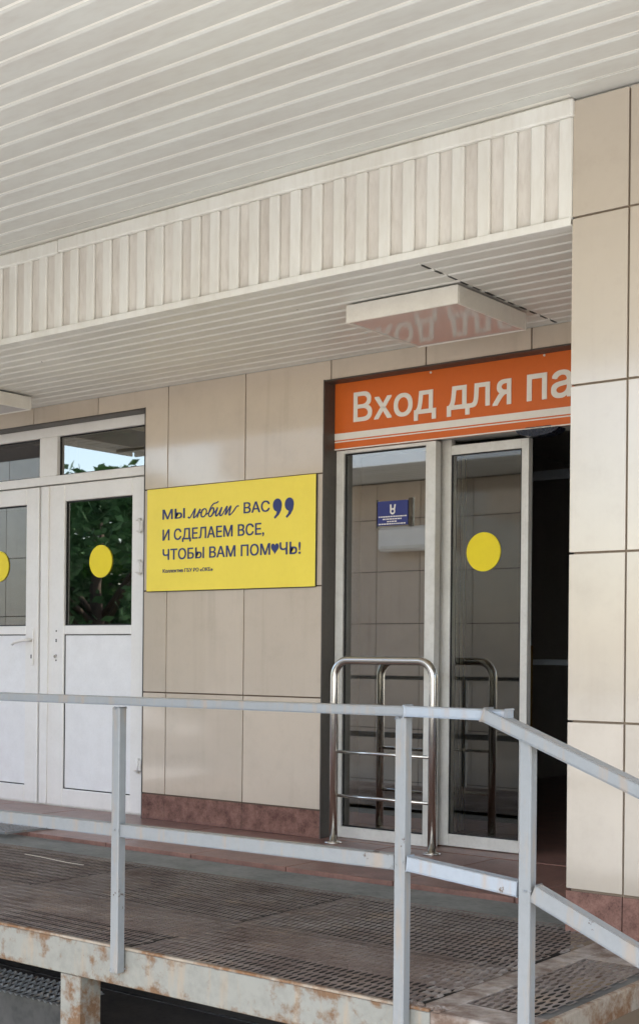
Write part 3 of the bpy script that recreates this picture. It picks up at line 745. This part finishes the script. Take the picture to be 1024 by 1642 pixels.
# ---------------------------------------------------------------- hand rail
hr = thing('hand_rail', (-3, -2.55, -.1), 'grey painted square tube hand rail along the platform edge', 'hand rail')
RY = -2.548
def post(xc, z0, z1, wx=.035, lean=0.):
    mb = MB(); mb.bar((xc, RY, z0), (xc + lean, RY, z1), wx, wx, upv=(0, 1, 0)); return mb.build('post', 'rail_paint', hr)
post(-3.232, -.078, .800); post(-2.098, -.09, .808); post(-1.706, -.32, .772)
post(-5.3, -.078, .797); post(-7.2, -.078, .797)
mb = MB(); mb.bar((-7.4, RY, .808), (-2.085, RY, .824), .038, .028, bev=.004); mb.build('top_rail', 'rail_paint', hr)
mb = MB(); mb.bar((-2.084, RY - .001, .824), (-1.763, RY - .003, .823), .038, .029, bev=.004); mb.build('top_rail', 'rail_paint_pale', hr)
mb = MB(); mb.bar((-7.4, RY + .006, .362), (-2.12, RY + .006, .402), .03, .042); mb.build('lower_rail', 'rail_paint', hr)
mb = MB(); mb.bar((-2.077, RY + .006, .402), (-1.728, RY + .002, .372), .03, .040); mb.build('lower_rail', 'rail_paint_pale', hr)
for (wx_, wz_) in ((-3.232, .795), (-2.098, .803), (-3.232, -.07), (-2.098, -.075), (-3.232, .392), (-2.098, .40), (-1.706, .37)):
    V, F = [], []
    for k in range(9): lump(wx_ + random.uniform(-.02, .02), RY + random.choice((-.017, .017)) + random.uniform(-.003, .003), wz_ + random.uniform(-.004, .004), random.uniform(.003, .006), random.uniform(.003, .005), random.uniform(.003, .006), 6)
    mesh_part('weld', (V, F), 'rail_paint', hr)
# sloping part down the stair
sl = (.668 - .842) / (-1.389 + 1.835)
mb = MB(); mb.bar((-1.828, RY - .008, .824), (-.95, RY - .008, .826 + sl * .878), .04, .034, bev=.004); mb.build('sloping_rail', 'rail_paint', hr)
mb = MB(); mb.bar((-1.684, RY + .004, .366), (-.95, RY + .004, .366 + (-.42) * .734), .03, .045); mb.build('sloping_rail', 'rail_paint', hr)
post(-.96, ZG, .47)

# ---------------------------------------------------------------- stair treads below
for k in range(3):
    st_ = box('stair_tread', -1.68 + k * .29, -1.41 + k * .29, YF + .03, -1.33, -.21 - k * .15, -.17 - k * .15, 'border_steel', None, .003)
    tag(st_, ('top', 'middle', 'lowest')[k] + ' grey steel tread of the stair descending right of the platform', 'stair tread', 'treads of the platform stair')
lp = thing('lower_step', (-4.3, -2.1, ZG), 'low concrete step with curled mesh edge under the platform at left', 'step')
mb = MB(); mb.box(-6.4, -4.03, -2.05, -1.88, ZG, -.425, .006); mb.build('block', 'concrete_dark', lp)
mesh_part('mesh_sheet', expanded(-6.4, -4.02, -2.09, -1.86, -.412, S=.036, L=.11, hole=(.011, .024), rise=.012), 'rail_paint', lp)

# ---------------------------------------------------------------- opposite side of the passage (seen in the reflections)
ow = thing('opposite_wall', (-8.4, -6.9, ZG), 'beige tiled wall facing the entrance across the passage', 'wall')
box('backing', -11.4, -5.35, -7.05, -6.762, ZG, 2.974, 'joint', ow)
x = -11.4
while x < -5.4:
    x1 = min(x + .6, -5.35)
    for z0, z1 in zip([-.6, -.45] + zp[:5], [-.45, .15] + zp[1:5] + [2.972]):
        tile(ow, x + gap / 2, x1 - gap / 2, max(z0, ZG) + gap / 2, z1 - gap / 2, -6.7625, 'tile')
    x += .6
for o in list(ow.children):
    if o.name.startswith('tile'): o.location.y += .0125
acu = thing('wall_unit', (-8.5, -6.65, 2.17), 'white rounded wall unit mirrored in the fixed glass pane', 'wall unit')
mb = MB(); mb.box(-8.85, -8.05, -6.745, -6.53, 2.17, 2.44, .03); mb.build('casing', 'pvc', acu)
box('louvre', -8.8, -8.1, -6.535, -6.526, 2.19, 2.225, 'lamp_metal', acu)
lpier = thing('side_pier', (-11.3, -3.3, ZG), 'dark tiled pier at the far left end of the canopy', 'pier')
box('core', -13.5, -10.62, -3.4, -3.1, ZG, 3.4, 'joint', lpier)
x = -13.5
while x < -10.7:
    x1 = min(x + .6, -10.62)
    for z0, z1 in zip([ZG] + zp[:5], zp[:5] + [2.972]): tile(lpier, x + gap / 2, x1 - gap / 2, z0 + gap / 2, z1 - gap / 2, -3.099, 'tile', .012)
    x += .6

# ---------------------------------------------------------------- trees beyond the passage (they show in the door glass)
def tree(x, y, h, rad, label, mat):
    t_ = thing('tree', (x, y, ZG), label, 'tree', 'trees beyond the passage')
    rnd = random.Random(int(x * 31 + y * 17))
    mb = MB(); mb.tube([(x, y, ZG), (x + .05, y, ZG + h * .3), (x - .05, y + .1, ZG + h * .6), (x, y, ZG + h * .85)], [.16, .13, .09, .03], 9)
    for k in range(7):
        a = rnd.uniform(0, 6.28); z0 = ZG + h * rnd.uniform(.28, .6)
        mb.tube([(x, y, z0), (x + rad * .4 * math.cos(a), y + rad * .4 * math.sin(a), z0 + h * .15), (x + rad * .75 * math.cos(a), y + rad * .75 * math.sin(a), z0 + h * .22)], [.06, .04, .015], 6)
    mb.build('trunk', 'bark', t_)
    V, F = [], []
    cl = []
    for k in range(64):
        u = rnd.random(); a = rnd.uniform(0, 6.28); ph = math.acos(rnd.uniform(-1, 1)); r_ = .45 + .55 * u ** .5
        cl.append((x + rad * r_ * math.sin(ph) * math.cos(a), y + rad * r_ * math.sin(ph) * math.sin(a), ZG + h * .55 + h * .45 * r_ * math.cos(ph), rnd.uniform(.3, .6)))
    for (cx_, cy_, cz_, cr) in cl:
        for k in range(110):
            d = Vector((rnd.gauss(0, 1), rnd.gauss(0, 1), rnd.gauss(0, 1))).normalized() * cr * rnd.random() ** .4
            c = Vector((cx_, cy_, cz_)) + d
            u = Vector((rnd.gauss(0, 1), rnd.gauss(0, 1), rnd.gauss(0, .6))).normalized(); w = u.orthogonal().normalized()
            s_ = rnd.uniform(.07, .13); n = len(V)
            V += [tuple(c - u * s_), tuple(c + w * s_ * .5), tuple(c + u * s_), tuple(c - w * s_ * .5)]; F.append((n, n + 1, n + 2, n + 3))
    mesh_part('crown', (V, F), mat, t_, None)
trees = [(-15.6, -8.6, 4.3, 1.9, 'leaf_dark', 'leafy dark green tree mirrored in the right leaf of the white door'), (-18.6, -11.2, 5.1, 2.3, 'leaf_light', 'taller pale green tree behind the dark green one'),
         (-13.6, -10.6, 3.0, 1.6, 'leaf_dark', 'dark green tree beyond the end of the opposite wall'), (-18.2, -8.4, 4.7, 2.0, 'leaf_dark', 'far dark green tree nearest the side pier'), (-17.6, -13.8, 4.9, 2.4, 'leaf_light', 'pale green tree farthest from the canopy'),
         (-20.6, -14.0, 4.6, 2.5, 'leaf_dark', 'dark green tree at the very back of the group'), (-13.2, -13.6, 3.3, 1.9, 'leaf_dark', 'rounded dark green tree behind the opposite wall')]
for (x, y, h, rad, mt, lb) in trees: tree(x, y, h, rad, lb, mt)
